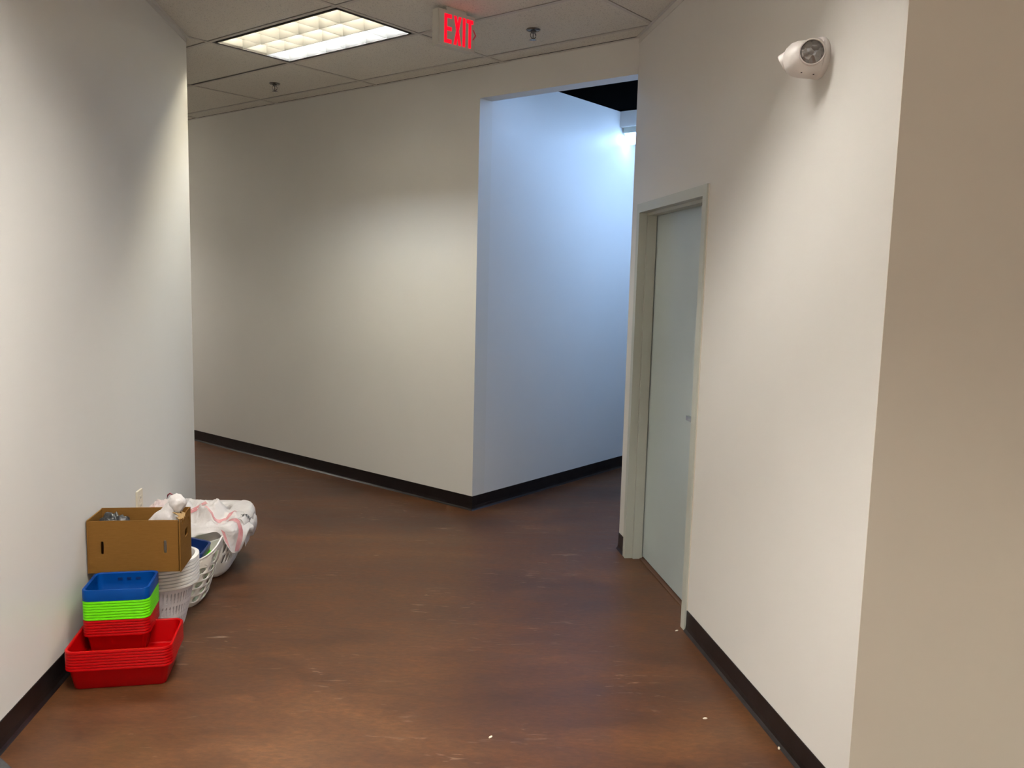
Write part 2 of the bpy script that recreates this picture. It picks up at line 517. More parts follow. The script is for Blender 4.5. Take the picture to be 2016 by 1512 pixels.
# pressed steel frame: face, reveal, stop
FA, FB = 3.692, 4.797            # outer edges of the face
FW = 0.05
FH = 2.083
prof = [(0.0, 0.0), (0.0, -0.012), (FW, -0.012), (FW, 0.034), (FW + 0.016, 0.034), (FW + 0.016, 0.088), (FW, 0.088), (FW, 0.165), (0.02, 0.165), (0.02, 0.0)]
bm = bmesh.new()
def fr(inset, d, corner):
    if corner == 0: return R(FA + inset, d, 0.0)
    if corner == 1: return R(FA + inset, d, FH - inset)
    if corner == 2: return R(FB - inset, d, FH - inset)
    return R(FB - inset, d, 0.0)
rings = [[bm.verts.new(fr(a, d, c)) for a, d in prof] for c in range(4)]
for a, c in zip(rings, rings[1:]):
    for k in range(len(prof)): bm.faces.new((a[k], a[(k + 1) % len(prof)], c[(k + 1) % len(prof)], c[k]))
bm.faces.new(rings[0][::-1]); bm.faces.new(rings[-1])
dobj('door_frame', bm, M['frame'])
# leaf
bm = bmesh.new()
prism(bm, [R(FA + FW + 0.004, 0.092), R(FB - FW - 0.005, 0.092), R(FB - FW - 0.005, 0.136), R(FA + FW + 0.004, 0.136)], 0.018, FH - FW - 0.004)
bevel(bm, 0.002, 1)
leaf = dobj('door_leaf', bm, M['leaf'])
# threshold strip
bm = bmesh.new()
prism(bm, [R(FA + FW, 0.075), R(FB - FW, 0.075), R(FB - FW, 0.14), R(FA + FW, 0.14)], 0.0, 0.006)
dobj('threshold', bm, mat('bronze_threshold', (0.10, 0.05, 0.03), 0.45))
for x0_, x1_ in ((FA - 0.005, FA), (FB, FB + 0.005)):
    bm = bmesh.new()
    prism(bm, [R(x0_, -0.004), R(x1_, -0.004), R(x1_, 0.0), R(x0_, 0.0)], 0.1016 if x0_ < FA else 0.1016, FH)
    dobj('caulk_line', bm, M['tan'])
# lever handle, on a rose, pointing towards the hinge side
hs, hz = FA + FW + 0.085, 0.985
bm = bmesh.new()
mt = basis(uR, ZU, -nR, R(hs, 0.092, hz))
lathe(bm, [(0.027, -0.001), (0.027, 0.006), (0.024, 0.009), (0.011, 0.010), (0.010, 0.048), (0.009, 0.05)], 24, mt)
box(bm, -0.012, 0.115, -0.011, 0.011, 0.042, 0.058, mt)
bevel(bm, 0.003, 2, 1.2)
bmesh.ops.translate(bm, vec=-door.location, verts=bm.verts)
hd = obj('door_handle', bm, M['steel'], door, True)

# ================================================================== CEILING LIGHTS
def make_troffer(kind, i, j, label, group=None):
    ctr = G(i + 0.5, j + 0.5, H)
    r_ = thing('ceiling_light', label, 'ceiling light', ctr, ang, group)
    a, b_ = TA / 2 - 0.030, TB / 2 - 0.030
    hz = 0.135
    bm = bmesh.new()
    box(bm, -a, a, -b_, b_, 0.012, hz)
    bm.faces.ensure_lookup_table()
    bmesh.ops.delete(bm, geom=[f for f in bm.faces if f.calc_center_median().z < 0.02], context='FACES')
    obj('housing', bm, M['reflector'], r_)
    bm = bmesh.new()
    for (x0, x1, y0, y1) in ((-a, a, -b_, -b_ + 0.010), (-a, a, b_ - 0.010, b_), (-a, -a + 0.010, -b_, b_), (a - 0.010, a, -b_, b_)):
        box(bm, x0, x1, y0, y1, 0.0, 0.013)
    obj('rim', bm, M['rim'], r_)
    ai, bi = a - 0.010, b_ - 0.010
    BD = 0.085
    def blade(x0, x1, y0, y1, m_=None):
        bm = bmesh.new()
        box(bm, x0, x1, y0, y1, 0.003, BD)
        obj('louver_blade', bm, m_ or M['blade'], r_)
    for k in range(1, 6):
        x = -ai + 2 * ai * k / 6
        blade(x - 0.0016, x + 0.0016, -bi, bi, M['blade_cross'])
    for k in range(1, 3):
        y = -bi + 2 * bi * k / 3
        blade(-ai, ai, y - 0.0018, y + 0.0018)
    for s_ in (-1, 1):                       # outer reflector skirts
        blade(-ai, ai, s_ * (bi + 0.001) - 0.001, s_ * (bi + 0.001) + 0.001)
        blade(s_ * (ai + 0.001) - 0.001, s_ * (ai + 0.001) + 0.001, -bi, bi, M['blade_cross'])
    for k in range(3):
        y = -bi + 2 * bi * (k + 0.5) / 3
        bm = bmesh.new()
        tube(bm, [(-ai + 0.01, y, 0.108), (ai - 0.01, y, 0.108)], 0.016, 10)
        m_ = {'rear': M['tube_r'], 'near': M['tube_n'], 'side': M['tube_s'], 'mid': M['tube_m'], 'main': M['tube_c'] if k == 2 else M['tube_w']}[kind]
        obj('fluorescent_tube', bm, m_, r_, True)
    return r_
make_troffer('main', 0, -1, 'lit recessed ceiling light with eighteen louver cells, left of the red exit sign')
for (i, j), k in TROFFERS.items():
    if k == 'main': continue
    lb_ = {'near': 'louvered ceiling light over the corridor, just above the top of the photo',
           'mid': 'louvered ceiling light over the corridor mouth, second from the photo, above the camera',
           'side': 'louvered ceiling light added round the corner in the left side hall, out of sight'}  # side lamp is unseen, added to brighten the left of the back wall
    rear_ = {(4, -8): 'louvered ceiling light right behind the camera', (6, -7): 'added louvered fill light behind the camera, to the right', (6, -4): 'added louvered fill light in front of the tan wall, right of the photo', (4, -11): 'added louvered fill light behind the camera, to the left'}  # all but the first are unseen lamps added as fill
    make_troffer(k, i, j, lb_.get(k) or rear_[(i, j)], 'ceiling lights out of the frame')

# ================================================================== SPRINKLERS
def sprinkler(i, j, label):
    r_ = thing('fire_sprinkler', label, 'sprinkler', G(i + 0.5, j + 0.5, H + 0.003), 0.6)
    bm = bmesh.new()
    lathe(bm, [(0.018, 0.0), (0.040, 0.0), (0.041, -0.003), (0.036, -0.008), (0.022, -0.010), (0.018, -0.006)], 28)
    obj('escutcheon', bm, M['chrome'], r_, True)
    bm = bmesh.new()
    lathe(bm, [(0.014, 0.0), (0.014, -0.018), (0.010, -0.022)], 16)
    obj('nipple', bm, M['chrome'], r_, True)
    bm = bmesh.new()
    for s_ in (-1, 1):
        tube(bm, [(0.011 * s_, 0, -0.018), (0.019 * s_, 0, -0.03), (0.017 * s_, 0, -0.042), (0.004 * s_, 0, -0.054)], 0.003, 8)
    tube(bm, [(0, 0, -0.02), (0, 0, -0.05)], 0.003, 8)
    obj('frame_arms', bm, M['chrome'], r_, True)
    bm = bmesh.new()
    lathe(bm, [(0.004, -0.050), (0.006, -0.056), (0.016, -0.058), (0.016, -0.0595), (0.003, -0.061)], 16)
    for k in range(8):
        a = 2 * pi * k / 8
        box(bm, 0.014, 0.021, -0.003, 0.003, -0.0595, -0.058, Matrix.Rotation(a, 4, 'Z'))
    obj('deflector', bm, M['chrome'], r_)
sprinkler(-1, 0, 'small dark fire sprinkler in the tile left of and below the lit ceiling light')
sprinkler(1, 0, 'chrome fire sprinkler on the ceiling to the right of the exit sign')

# ================================================================== EXIT SIGN
ex0 = V((-0.4316, 4.5867, 0)); ex1 = V((-0.2467, 4.7508, 0))
ed = (ex1 - ex0); EL = ed.length; ed.normalize()
en = V((ed.y, -ed.x, 0))                    # outward, to the camera
sign = thing('exit_sign', 'lit red EXIT sign with side arrow, hanging under the ceiling', 'exit sign', (ex0 + ex1) / 2 - en * 0.025 + z_(H))
sm = basis(ed, ZU, en, V((0, 0, 0)))         # local x along, y up, z out; origin at sign centre on ceiling
EH = 0.182; ZT = -0.015
bm = bmesh.new()
box(bm, -EL / 2, EL / 2, ZT - EH, ZT, -0.025, 0.022, sm); bevel(bm, 0.006, 2)
obj('case', bm, M['exit_case'], sign, True)
bm = bmesh.new()
box(bm, -EL / 2 + 0.006, EL / 2 - 0.006, ZT - EH + 0.006, ZT - 0.006, 0.021, 0.0255, sm); bevel(bm, 0.002, 1)
obj('face_plate', bm, M['exit_case'], sign)
bm = bmesh.new()
box(bm, -0.065, 0.065, ZT, 0.002, -0.022, 0.022, sm); bevel(bm, 0.004, 2)
obj('canopy', bm, M['exit_case'], sign)
def letter(strokes, name='letter'):
    bm = bmesh.new()
    for st in strokes:
        bmv = [bm.verts.new(sm @ V((x, y, 0.0252))) for x, y in st]
        bmt = [bm.verts.new(sm @ V((x, y, 0.0268))) for x, y in st]
        n_ = len(st)
        bm.faces.new(bmt)
        for k in range(n_): bm.faces.new((bmv[k], bmv[(k + 1) % n_], bmt[(k + 1) % n_], bmt[k]))
    return obj(name, bm, M['exit_red'], sign)
def rc(x0, x1, y0, y1): return [(x0, y0), (x1, y0), (x1, y1), (x0, y1)]
LT, LB = ZT - 0.020, ZT - 0.166
LM = (LT + LB) / 2
# x positions measured on the face (foreshortened in the picture)
e0 = -EL / 2 + 0.040
ew = 0.048; sw = 0.017
letter([rc(e0, e0 + sw, LB, LT), rc(e0 + sw, e0 + ew, LT - 0.020, LT), rc(e0 + sw, e0 + ew, LM - 0.010, LM + 0.010), rc(e0 + sw, e0 + ew, LB, LB + 0.020)])
x0 = e0 + 0.062; xw = 0.050
letter([[(x0, LB), (x0 + sw, LB), (x0 + xw, LT), (x0 + xw - sw, LT)], [(x0 + xw - sw, LB), (x0 + xw, LB), (x0 + sw, LT), (x0, LT)]])
i0 = x0 + 0.060
letter([rc(i0, i0 + sw, LB, LT)])
t0 = i0 + 0.026; tw = 0.044
letter([rc(t0, t0 + tw, LT - 0.020, LT), rc(t0 + tw / 2 - sw / 2, t0 + tw / 2 + sw / 2, LB, LT - 0.020)])
ax = t0 + 0.040
o = letter([[(ax, LM + 0.026), (ax + 0.008, LM + 0.026), (ax + 0.026, LM), (ax + 0.017, LM)], [(ax + 0.017, LM), (ax + 0.026, LM), (ax + 0.008, LM - 0.026), (ax, LM - 0.026)]], 'arrow')
o.data.materials.clear(); o.data.materials.append(M['exit_dim'])
o['label'] = 'dim red chevron arrow'

# ================================================================== EMERGENCY LIGHT
em = thing('emergency_light', 'white twin-head emergency light mounted high on the right wall', 'emergency light', R(2.733, 0, 2.384))
Nn, Tt = -nR, -uR
em_m = basis(Tt, ZU, Nn)                    # x toward camera, y up, z out of wall
bm = bmesh.new()
lathe(bm, [(0.064, 0.0), (0.066, 0.003), (0.066, 0.015), (0.062, 0.020), (0.045, 0.021)], 48, em_m)
obj('base_plate', bm, M['white_pl'], em, True)
bm = bmesh.new()
pr = [(0.058, 0.019), (0.059, 0.04), (0.0585, 0.065), (0.055, 0.088), (0.048, 0.104), (0.035, 0.117), (0.018, 0.125), (0.002, 0.127)]
mm_ = em_m @ Matrix.Translation((0, -0.006, 0))
lathe(bm, pr, 40, mm_)
obj('body', bm, M['white_pl'], em, True)
def head(ctr, d, r_, ln):
    d = d.normalized(); x = d.cross(V((0, 1, 0.3))).normalized(); y = d.cross(x)
    mt = em_m @ basis(x, y, d, V(ctr))
    bm = bmesh.new()
    lathe(bm, [(r_ * 0.92, -0.03), (r_, 0.0), (r_, ln), (r_ * 0.97, ln + 0.003), (r_ * 0.90, ln + 0.003), (r_ * 0.88, ln - 0.004)], 36, mt, cap1=False)
    h_ = obj('lamp_head', bm, M['white_pl'], em, True)
    bm = bmesh.new()
    lathe(bm, [(r_ * 0.895, ln - 0.004), (r_ * 0.8, ln + 0.0005), (r_ * 0.45, ln + 0.003), (0.002, ln + 0.004)], 36, mt)
    obj('lens', bm, M['lens'], h_, True)
head((0.036, 0.003, 0.056), V((0.9, -0.08, 0.30)), 0.041, 0.038)
head((-0.026, -0.004, 0.092), V((-0.50, -0.42, 0.58)), 0.034, 0.026)
for a in (0.036, 0.078):
    p = V((0.026, -0.057 + (a - 0.036) * 0.08, a))
    bm = bmesh.new()
    lathe(bm, [(0.003, -0.003), (0.003, 0.003)], 8, em_m @ basis(V((1, 0, 0)), V((0, 0, 1)), V((0.3, -1, 0)).normalized(), p))
    obj('indicator', bm, M['dark'], em)

# ================================================================== HALL LAMP (cool)
wp = thing('wall_lamp', 'cool white lamp glowing under the header in the side hall', 'wall lamp', U(1.79, 0.155, 2.92))
wm = basis(A_, uU, ZU)
bm = bmesh.new()
prof2 = [(0.0, 0.0), (0.15, 0.0), (0.15, -0.088), (0.085, -0.088), (0.02, -0.058), (0.0, -0.045)]
vs0 = [bm.verts.new(wm @ V((-0.135, y, z))) for y, z in prof2]
vs1 = [bm.verts.new(wm @ V((0.135, y, z))) for y, z in prof2]
n_ = len(prof2)
bm.faces.new(vs0[::-1]); bm.faces.new(vs1)
for k in range(n_): bm.faces.new((vs0[k], vs0[(k + 1) % n_], vs1[(k + 1) % n_], vs1[k]))
bevel(bm, 0.004, 2)
obj('lamp_body', bm, M['frame'], wp, True)
bm = bmesh.new()
lp = [(0.004, -0.050), (0.02, -0.0625), (0.085, -0.0925), (0.142, -0.0925), (0.142, -0.100), (0.083, -0.100), (0.012, -0.145)]
vs0 = [bm.verts.new(wm @ V((-0.122, y, z))) for y, z in lp]
vs1 = [bm.verts.new(wm @ V((0.122, y, z))) for y, z in lp]
n_ = len(lp)
bm.faces.new(vs0[::-1]); bm.faces.new(vs1)
for k in range(n_): bm.faces.new((vs0[k], vs0[(k + 1) % n_], vs1[(k + 1) % n_], vs1[k]))
obj('lens', bm, M['pack'], wp)
for t0_, lb_ in ((1.44, 'cool ceiling lamp in the side hall, before the second header, hidden by the right wall'), (2.22, 'cool ceiling lamp in the side hall, beyond the second header, hidden by the right wall')):
    hl = thing('hall_lamp', lb_, 'ceiling light', U(t0_, 1.08, H))
    rm_ = Matrix.Rotation(math.atan2(uU.y, uU.x), 4, 'Z')
    bm = bmesh.new(); box(bm, -0.27, 0.27, -0.06, 0.06, -0.04, 0.0, rm_); obj('lamp_body', bm, M['white_pl'], hl)
    bm = bmesh.new(); box(bm, -0.26, 0.26, -0.05, 0.05, -0.065, -0.041, rm_); obj('lens', bm, M['halllamp'], hl)
h2 = thing('hall_lamp', 'short cool lamp on the hall side of the header, hidden behind it', 'ceiling light', U(0.36, 0.42, H))
bm = bmesh.new(); box(bm, -0.04, 0.04, -0.28, 0.28, -0.02, 0.0, Matrix.Rotation(math.atan2(uU.y, uU.x), 4, 'Z')); obj('lamp_body', bm, M['white_pl'], h2)
bm = bmesh.new(); box(bm, -0.035, 0.035, -0.27, 0.27, -0.045, -0.021, Matrix.Rotation(math.atan2(uU.y, uU.x), 4, 'Z')); obj('lens', bm, M['halllamp2'], h2)

# ================================================================== OUTLET
ou = thing('wall_outlet', 'ivory wall outlet plate low on the left wall behind the cardboard box', 'outlet', L(4.405, 0, 0.46))
om = basis(uL, ZU, nL)
bm = bmesh.new(); box(bm, -0.042, 0.042, -0.062, 0.062, 0, 0.009, om); bevel(bm, 0.004, 2)
obj('cover_plate', bm, M['ivory'], ou, True)
for s_ in (-1, 1):
    bm = bmesh.new(); box(bm, -0.016, 0.016, s_ * 0.021 - 0.014, s_ * 0.021 + 0.014, 0.008, 0.0115, om); bevel(bm, 0.003, 2)
    sk = obj('socket', bm, M['ivory'], ou)
    bm = bmesh.new()
    for t_ in (-0.006, 0.006): box(bm, t_ - 0.0012, t_ + 0.0012, s_ * 0.021 - 0.002, s_ * 0.021 + 0.007, 0.0114, 0.0118, om)
    obj('slot', bm, M['dark'], sk)

# ================================================================== BINS
def rrect(w_, d_, r_, n=6):
    pts = []
    for cx, cy, a0 in ((w_ / 2 - r_, d_ / 2 - r_, 0), (-w_ / 2 + r_, d_ / 2 - r_, pi / 2), (-w_ / 2 + r_, -d_ / 2 + r_, pi), (w_ / 2 - r_, -d_ / 2 + r_, 1.5 * pi)):
        for k in range(n + 1):
            a = a0 + pi / 2 * k / n
            pts.append((cx + r_ * cos(a), cy + r_ * sin(a)))
    return pts
def loft(bm, rings, cap0=True, cap1=True):
    rs = [[bm.verts.new(p) for p in ring] for ring in rings]
    n_ = len(rs[0])
    for a, c in zip(rs, rs[1:]):
        for i in range(n_): bm.faces.new((a[i], a[(i + 1) % n_], c[(i + 1) % n_], c[i]))
    if cap0: bm.faces.new(rs[0][::-1])
    if cap1: bm.faces.new(rs[-1])
    return bm
def bin_mesh(w_, d_, h, skirt, draft, rr=0.035):
    bm = bmesh.new()
    def ring(ins, z): return [(x, y, z) for x, y in rrect(w_ - 2 * ins, d_ - 2 * ins, max(rr - ins * 0.7, 0.008))]
    fl = 0.011
    rings = [ring(fl + draft + 0.005, 0.0), ring(fl + draft, 0.005), ring(fl, h - skirt + 0.001), ring(fl - 0.001, h - 0.004),
             ring(0.003, h - 0.004), ring(0.0015, h - skirt), ring(0.0, h - skirt), ring(0.0, h - 0.003), ring(0.0015, h),
             ring(0.009, h), ring(fl + 0.001, h - 0.003), ring(fl + 0.002, h - skirt), ring(fl + draft + 0.0018, 0.006), ring(fl + draft + 0.007, 0.0018)]
    loft(bm, rings)
    bmesh.ops.recalc_face_normals(bm, faces=bm.faces)
    return bm
ORD = ['lowest', 'second from bottom', 'third from bottom', 'fourth from bottom', 'third from top', 'second from top', 'topmost']
def bin_stack(name, n, meshes, ctr, z0, dz, rz, mats, labels, group):
    out = []
    for k in range(n):
        o = link(name, meshes, mats)
        o.location = V((ctr.x, ctr.y, z0 + k * dz)); o.rotation_euler = (0, 0, rz)
        tag(o, labels[k], 'bin', group)
        out.append(o)
    return out
def as_mesh(bm, name, m, smooth=True):
    me = bpy.data.meshes.new(name); bm.to_mesh(me); bm.free(); me.materials.append(m)
    if smooth:
        for p in me.polygons: p.use_smooth = True
        me.set_sharp_from_angle(angle=math.radians(35))
    return me
BIG_RZ = math.radians(11.5)
BW, BD_ = 0.397, 0.300
bx, by = V((cos(BIG_RZ), sin(BIG_RZ), 0)), V((-sin(BIG_RZ), cos(BIG_RZ), 0))
BIGC = V((-1.706, 3.094, 0)) + bx * BW / 2 + by * BD_ / 2
me = as_mesh(bin_mesh(BW, BD_, 0.096, 0.0095, 0.017, 0.04), 'storage_bin', M['red'])
lab = [f'wide red plastic storage bin, {q}of seven nested on the floor' for q in
       ('lowest ', 'second from bottom ', 'third from bottom ', 'middle one ', 'third from top ', 'second from top ', 'topmost ')]
bin_stack('storage_bin', 7, me, BIGC, 0.0, 0.0115, BIG_RZ, None, lab, 'wide red bins nested on the floor')
# smaller bins: red, green, blue, standing inside the topmost wide red bin
SM_RZ = math.radians(11.5)
SWd, SDp = 0.258, 0.224
sx, sy = V((cos(SM_RZ), sin(SM_RZ), 0)), V((-sin(SM_RZ), cos(SM_RZ), 0))
SMC = V((-1.713, 3.258, 0)) + sx * SWd / 2 + sy * SDp / 2
zs = 6 * 0.0115 + 0.0025
hS = 0.094
base_bm = lambda: bin_mesh(SWd, SDp, hS, 0.0095, 0.015, 0.032)
mr = as_mesh(base_bm(), 'small_bin', M['red'])
mg = as_mesh(base_bm(), 'small_bin', M['green'])
mb = as_mesh(bin_mesh(SWd, SDp, hS, 0.0455, 0.015, 0.032), 'small_bin', M['blue'])
nm = {6: ('lowest', 'second lowest', 'third lowest', 'third highest', 'second highest', 'highest'),
      7: ('lowest', 'second lowest', 'third lowest', 'middle', 'third highest', 'second highest', 'highest'),
      4: ('lowest', 'second lowest', 'third lowest', 'topmost open')}
dz = 0.0115
bin_stack('small_bin', 6, mr, SMC, zs, dz, SM_RZ, None, [f'{q} small red bin of the stack standing inside the wide red bins' for q in nm[6]], 'small bins of the coloured stack')
bin_stack('small_bin', 7, mg, SMC, zs + 6 * dz, dz, SM_RZ, None, [f'{q} bright green bin in the band between blue and red bins' for q in nm[7]], 'small bins of the coloured stack')
bl = bin_stack('small_bin', 1, mb, SMC, zs + 13 * dz + 0.0350, dz, SM_RZ, None, ['deep-rimmed blue plastic bin on top of the green bins, in front of the cardboard box'], 'small bins of the coloured stack')
top = bl[-1]
for k in range(3):
    bm = bmesh.new()
    xc = -0.028 + 0.036 * k
    box(bm, xc - 0.009, xc + 0.009, SDp / 2 - 0.0155, SDp / 2 - 0.0135, hS - 0.032, hS - 0.022)
    o = obj('vent_slot', bm, M['navy'], top)

# ================================================================== HOLED SURFACES
def holed(bm, P, ub, vb, hole, seg=4, smoothn=2.0):
    """Cells between the breaks ub x vb of a surface P(u,v); hole(i,j) -> (fu, fv, power, tilt) or None."""
    for j in range(len(vb) - 1):
        for i in range(len(ub) - 1):
            u0, u1, v0, v1 = ub[i], ub[i + 1], vb[j], vb[j + 1]
            hj = hole(i, j)
            bd = []
            for k in range(seg): bd.append((u0 + (u1 - u0) * k / seg, v0))
            for k in range(seg): bd.append((u1, v0 + (v1 - v0) * k / seg))
            for k in range(seg): bd.append((u1 - (u1 - u0) * k / seg, v1))
            for k in range(seg): bd.append((u0, v1 - (v1 - v0) * k / seg))
            if hj is None:
                vs = [bm.verts.new(P(*q)) for q in bd]
                c = bm.verts.new(P((u0 + u1) / 2, (v0 + v1) / 2))
                for k in range(len(vs)): bm.faces.new((vs[k], vs[(k + 1) % len(vs)], c))
                continue
            fu, fv, pw, tilt = hj
            uc, vc = (u0 + u1) / 2, (v0 + v1) / 2
            inn = []
            for (u, v) in bd:
                x, y = (u - uc) / (u1 - u0) * 2, (v - vc) / (v1 - v0) * 2
                a = math.atan2(y, x)
                ca, sa = cos(a), sin(a)
                rr_ = (abs(ca) ** pw + abs(sa) ** pw) ** (-1 / pw)
                xx, yy = ca * rr_ * fu, sa * rr_ * fv
                inn.append((uc + (xx + tilt * yy) * (u1 - u0) / 2, vc + yy * (v1 - v0) / 2))
            vo = [bm.verts.new(P(*q)) for q in bd]
            vi = [bm.verts.new(P(*q)) for q in inn]
            n_ = len(vo)
            for k in range(n_): bm.faces.new((vo[k], vo[(k + 1) % n_], vi[(k + 1) % n_], vi[k]))
def solid(o, t, off=-1):
    md = o.modifiers.new('thickness', 'SOLIDIFY'); md.thickness = t; md.offset = off
    return o
def lin(a, b_, n): return [a + (b_ - a) * k / n for k in range(n + 1)]
def superell(rx, ry, a, p):
    c, s_ = cos(a), sin(a)
    r_ = (abs(c) ** p + abs(s_) ** p) ** (-1 / p)
    return rx * c * r_, ry * s_ * r_

# ================================================================== WHITE LATTICE BASKETS (stack of eight)
KC = L(3.935, 0.203)
KS = 0.79                                    # flatter along the wall
NB = 8
RD = 0.0155
kr_top, kr_bot, kh = 0.180, 0.128, 0.2255
def kP(u, v):                                # u angle, v height
    r_ = kr_bot + (kr_top - kr_bot) * (v / kh) ** 0.85
    x, y = superell(r_, r_ * KS, u, 2.4)
    return V((x, y, v))
bm = bmesh.new()
NS = 64
ub = lin(0, 2 * pi, NS)
vb = [0.0, 0.012, 0.064, 0.074, 0.126, 0.136, 0.190, 0.203]
rows = {1, 3, 5}
holed(bm, kP, ub, vb, lambda i, j: (0.46, 0.90, 6, 0) if j in rows else None, 2)
# floor of the basket
c = [bm.verts.new(kP(a, 0)) for a in ub[:-1]]
bm.faces.new(c[::-1])
bmesh.ops.remove_doubles(bm, verts=bm.verts, dist=0.0004)
lat = as_mesh(bm, 'basket_lattice', M['lattice'], False)
bm = bmesh.new()
def kring(r_, z): return [V((*superell(r_, r_ * KS, a, 2.4), z)) for a in ub[:-1]]
rt_ = kr_top
loft(bm, [kring(kP(0, 0.203).x - 0.001, 0.201), kring(rt_ + 0.004, kh - 0.006), kring(rt_ + 0.016, kh - 0.007), kring(rt_ + 0.017, kh - 0.0125),
          kring(rt_ + 0.0195, kh - 0.0125), kring(rt_ + 0.0195, kh - 0.002), kring(rt_ + 0.016, kh), kring(rt_ + 0.002, kh), kring(kP(0, 0.203).x - 0.003, 0.203)], False, False)
bmesh.ops.recalc_face_normals(bm, faces=bm.faces)
rimme = as_mesh(bm, 'basket_rim', M['white'])
KN = ('lowest', 'second lowest', 'third lowest', 'fourth lowest', 'fourth highest', 'third highest', 'second highest', 'topmost')
for k in range(NB):
    r_ = thing('lattice_basket', f'{KN[k]} round white basket of the nested stack under the cardboard box', 'basket', KC + z_(k * RD + 0.001), AL * -1, 'white lattice baskets under the box')
    o = link('lattice', lat, None, r_); solid(o, 0.0016)
    link('rim', rimme, None, r_)
ZTOP = kh + (NB - 1) * RD + 0.001             # top of the stack

# ================================================================== CARDBOARD BOX
bxs = V((0, 0, 0))
CB0 = L(3.690, 0.010, ZTOP + 0.001)           # near-left bottom corner
rzb = math.atan2(nL.y, nL.x) - 0.065
cbx = thing('cardboard_box', 'open brown cardboard box with slotted front, resting on the white baskets', 'box', CB0, -AL + 0.0)
cbx.rotation_euler = (0, 0, 0.145)
CW, CDp, CH = 0.378, 0.190, 0.234
TH = 0.005
def panel(name, P, ub, vb, holes, m=M['card']):
    bm = bmesh.new()
    holed(bm, P, ub, vb, lambda i, j: holes.get((i, j)), 4)
    bmesh.ops.remove_doubles(bm, verts=bm.verts, dist=0.0003)
    o = obj(name, bm, m, cbx)
    solid(o, TH, 0)
    return o
hs_ = (0.62, 0.94, 6, 0)
panel('front_panel', lambda u, v: V((u, 0.004 + 0.003 * sin(pi * u / CW), v)), [0, 0.047, 0.067, 0.20, 0.305, 0.325, CW - 0.008], [0, 0.082, 0.142, CH - 0.004 ],
      {(1, 1): hs_, (4, 1): hs_})
panel('back_panel', lambda u, v: V((u, CDp - 0.003, v)), [0, CW / 2, CW], [0, CH / 2, CH + 0.004], {})
panel('left_panel', lambda u, v: V((0.0, u, v)), [0, 0.06, 0.13, CDp], [0, 0.12, 0.15, CH], {(1, 1): (0.95, 0.9, 6, 0)})
def rp(u, v):
    zt = v
    if v > CH - 0.02:
        zt = v - max(0, 0.022 * (1 - abs(u - 0.06) / 0.05)) - 0.006 * (0.5 + 0.5 * sin(u * 180)) * (u < 0.12)
    return V((CW, u, zt))
panel('right_panel', rp, [-0.004, 0.03, 0.05, 0.075, 0.135, 0.155, CDp + 0.002], [0, 0.128, 0.166, 0.188, 0.206, CH + 0.003],
      {(3, 1): (0.94, 0.95, 8, 0), (4, 3): (0.9, 0.9, 2, 0.4)})
bm = bmesh.new(); box(bm, 0.003, CW - 0.003, 0.006, CDp - 0.006, -0.001, 0.003)
obj('bottom_panel', bm, M['card'], cbx)
bm = bmesh.new(); box(bm, CW - 0.045, CW - 0.006, 0.012, 0.015, 0.004, CH - 0.012); obj('inner_flap', bm, M['card'], cbx)
# narrow corner flap on the near left edge and torn flaps at the right
bm = bmesh.new()
box(bm, -0.006, -0.003, 0.006, 0.08, 0.0, CH - 0.008); obj('corner_flap', bm, M['card'], cbx)
bm = bmesh.new()
random.seed(4)
for k in range(4):
    y = 0.010 + 0.024 * k
    p = [V((CW + 0.002, y, CH - 0.014)), V((CW - 0.008 - 0.04 * random.random(), y + 0.004, CH + 0.006 + 0.010 * random.random())), V((CW - 0.002, y + 0.03, CH + 0.006 * random.random() - 0.006)), V((CW + 0.006, y + 0.02, CH - 0.026))]
    vs = [bm.verts.new(q) for q in p]
    bm.faces.new(vs[:3])
o = obj('torn_edge', bm, M['cardtorn'], cbx); solid(o, 0.0025)
o['label'] = 'pale torn cardboard edge'

# ================================================================== LUMPY BAGS
def lumpy(name, ctr, rad, seed, m, amp=0.25, fold=0.25, sub=4, parent=None, taper=None, rot=0.0):
    bm = bmesh.new()
    bmesh.ops.create_icosphere(bm, subdivisions=sub, radius=1)
    off = V((seed * 3.1, seed * 1.7, seed * 0.9))
    for v in bm.verts:
        p = v.co.copy()
        d = noise.noise(p * 1.3 + off) * amp
        d += (abs(noise.noise(p * 2.6 + off * 2)) - 0.25) * fold
        d += (abs(noise.noise(p * 6.0 + off * 3)) - 0.2) * fold * 0.35
        p *= 1 + d
        if taper: p = taper(p)
        v.co = V((p.x * rad[0], p.y * rad[1], p.z * rad[2]))
    o = obj(name, bm, m, parent, False)
    for p in o.data.polygons: p.use_smooth = True
    if parent is None or True: o.location = ctr
    o.rotation_euler = (0, 0, rot)
    return o
def Bx(x, y, z): return Matrix.Translation(CB0) @ Matrix.Rotation(0.145, 4, 'Z') @ V((x, y, z))
# dark bag in the box
o = lumpy('black_bag', Bx(0.085, 0.095, 0.155), (0.062, 0.066, 0.082), 2.0, M['blackbag'], 0.25, 0.5)
tag(o, 'crumpled black plastic bag at the left inside the cardboard box', 'bag')
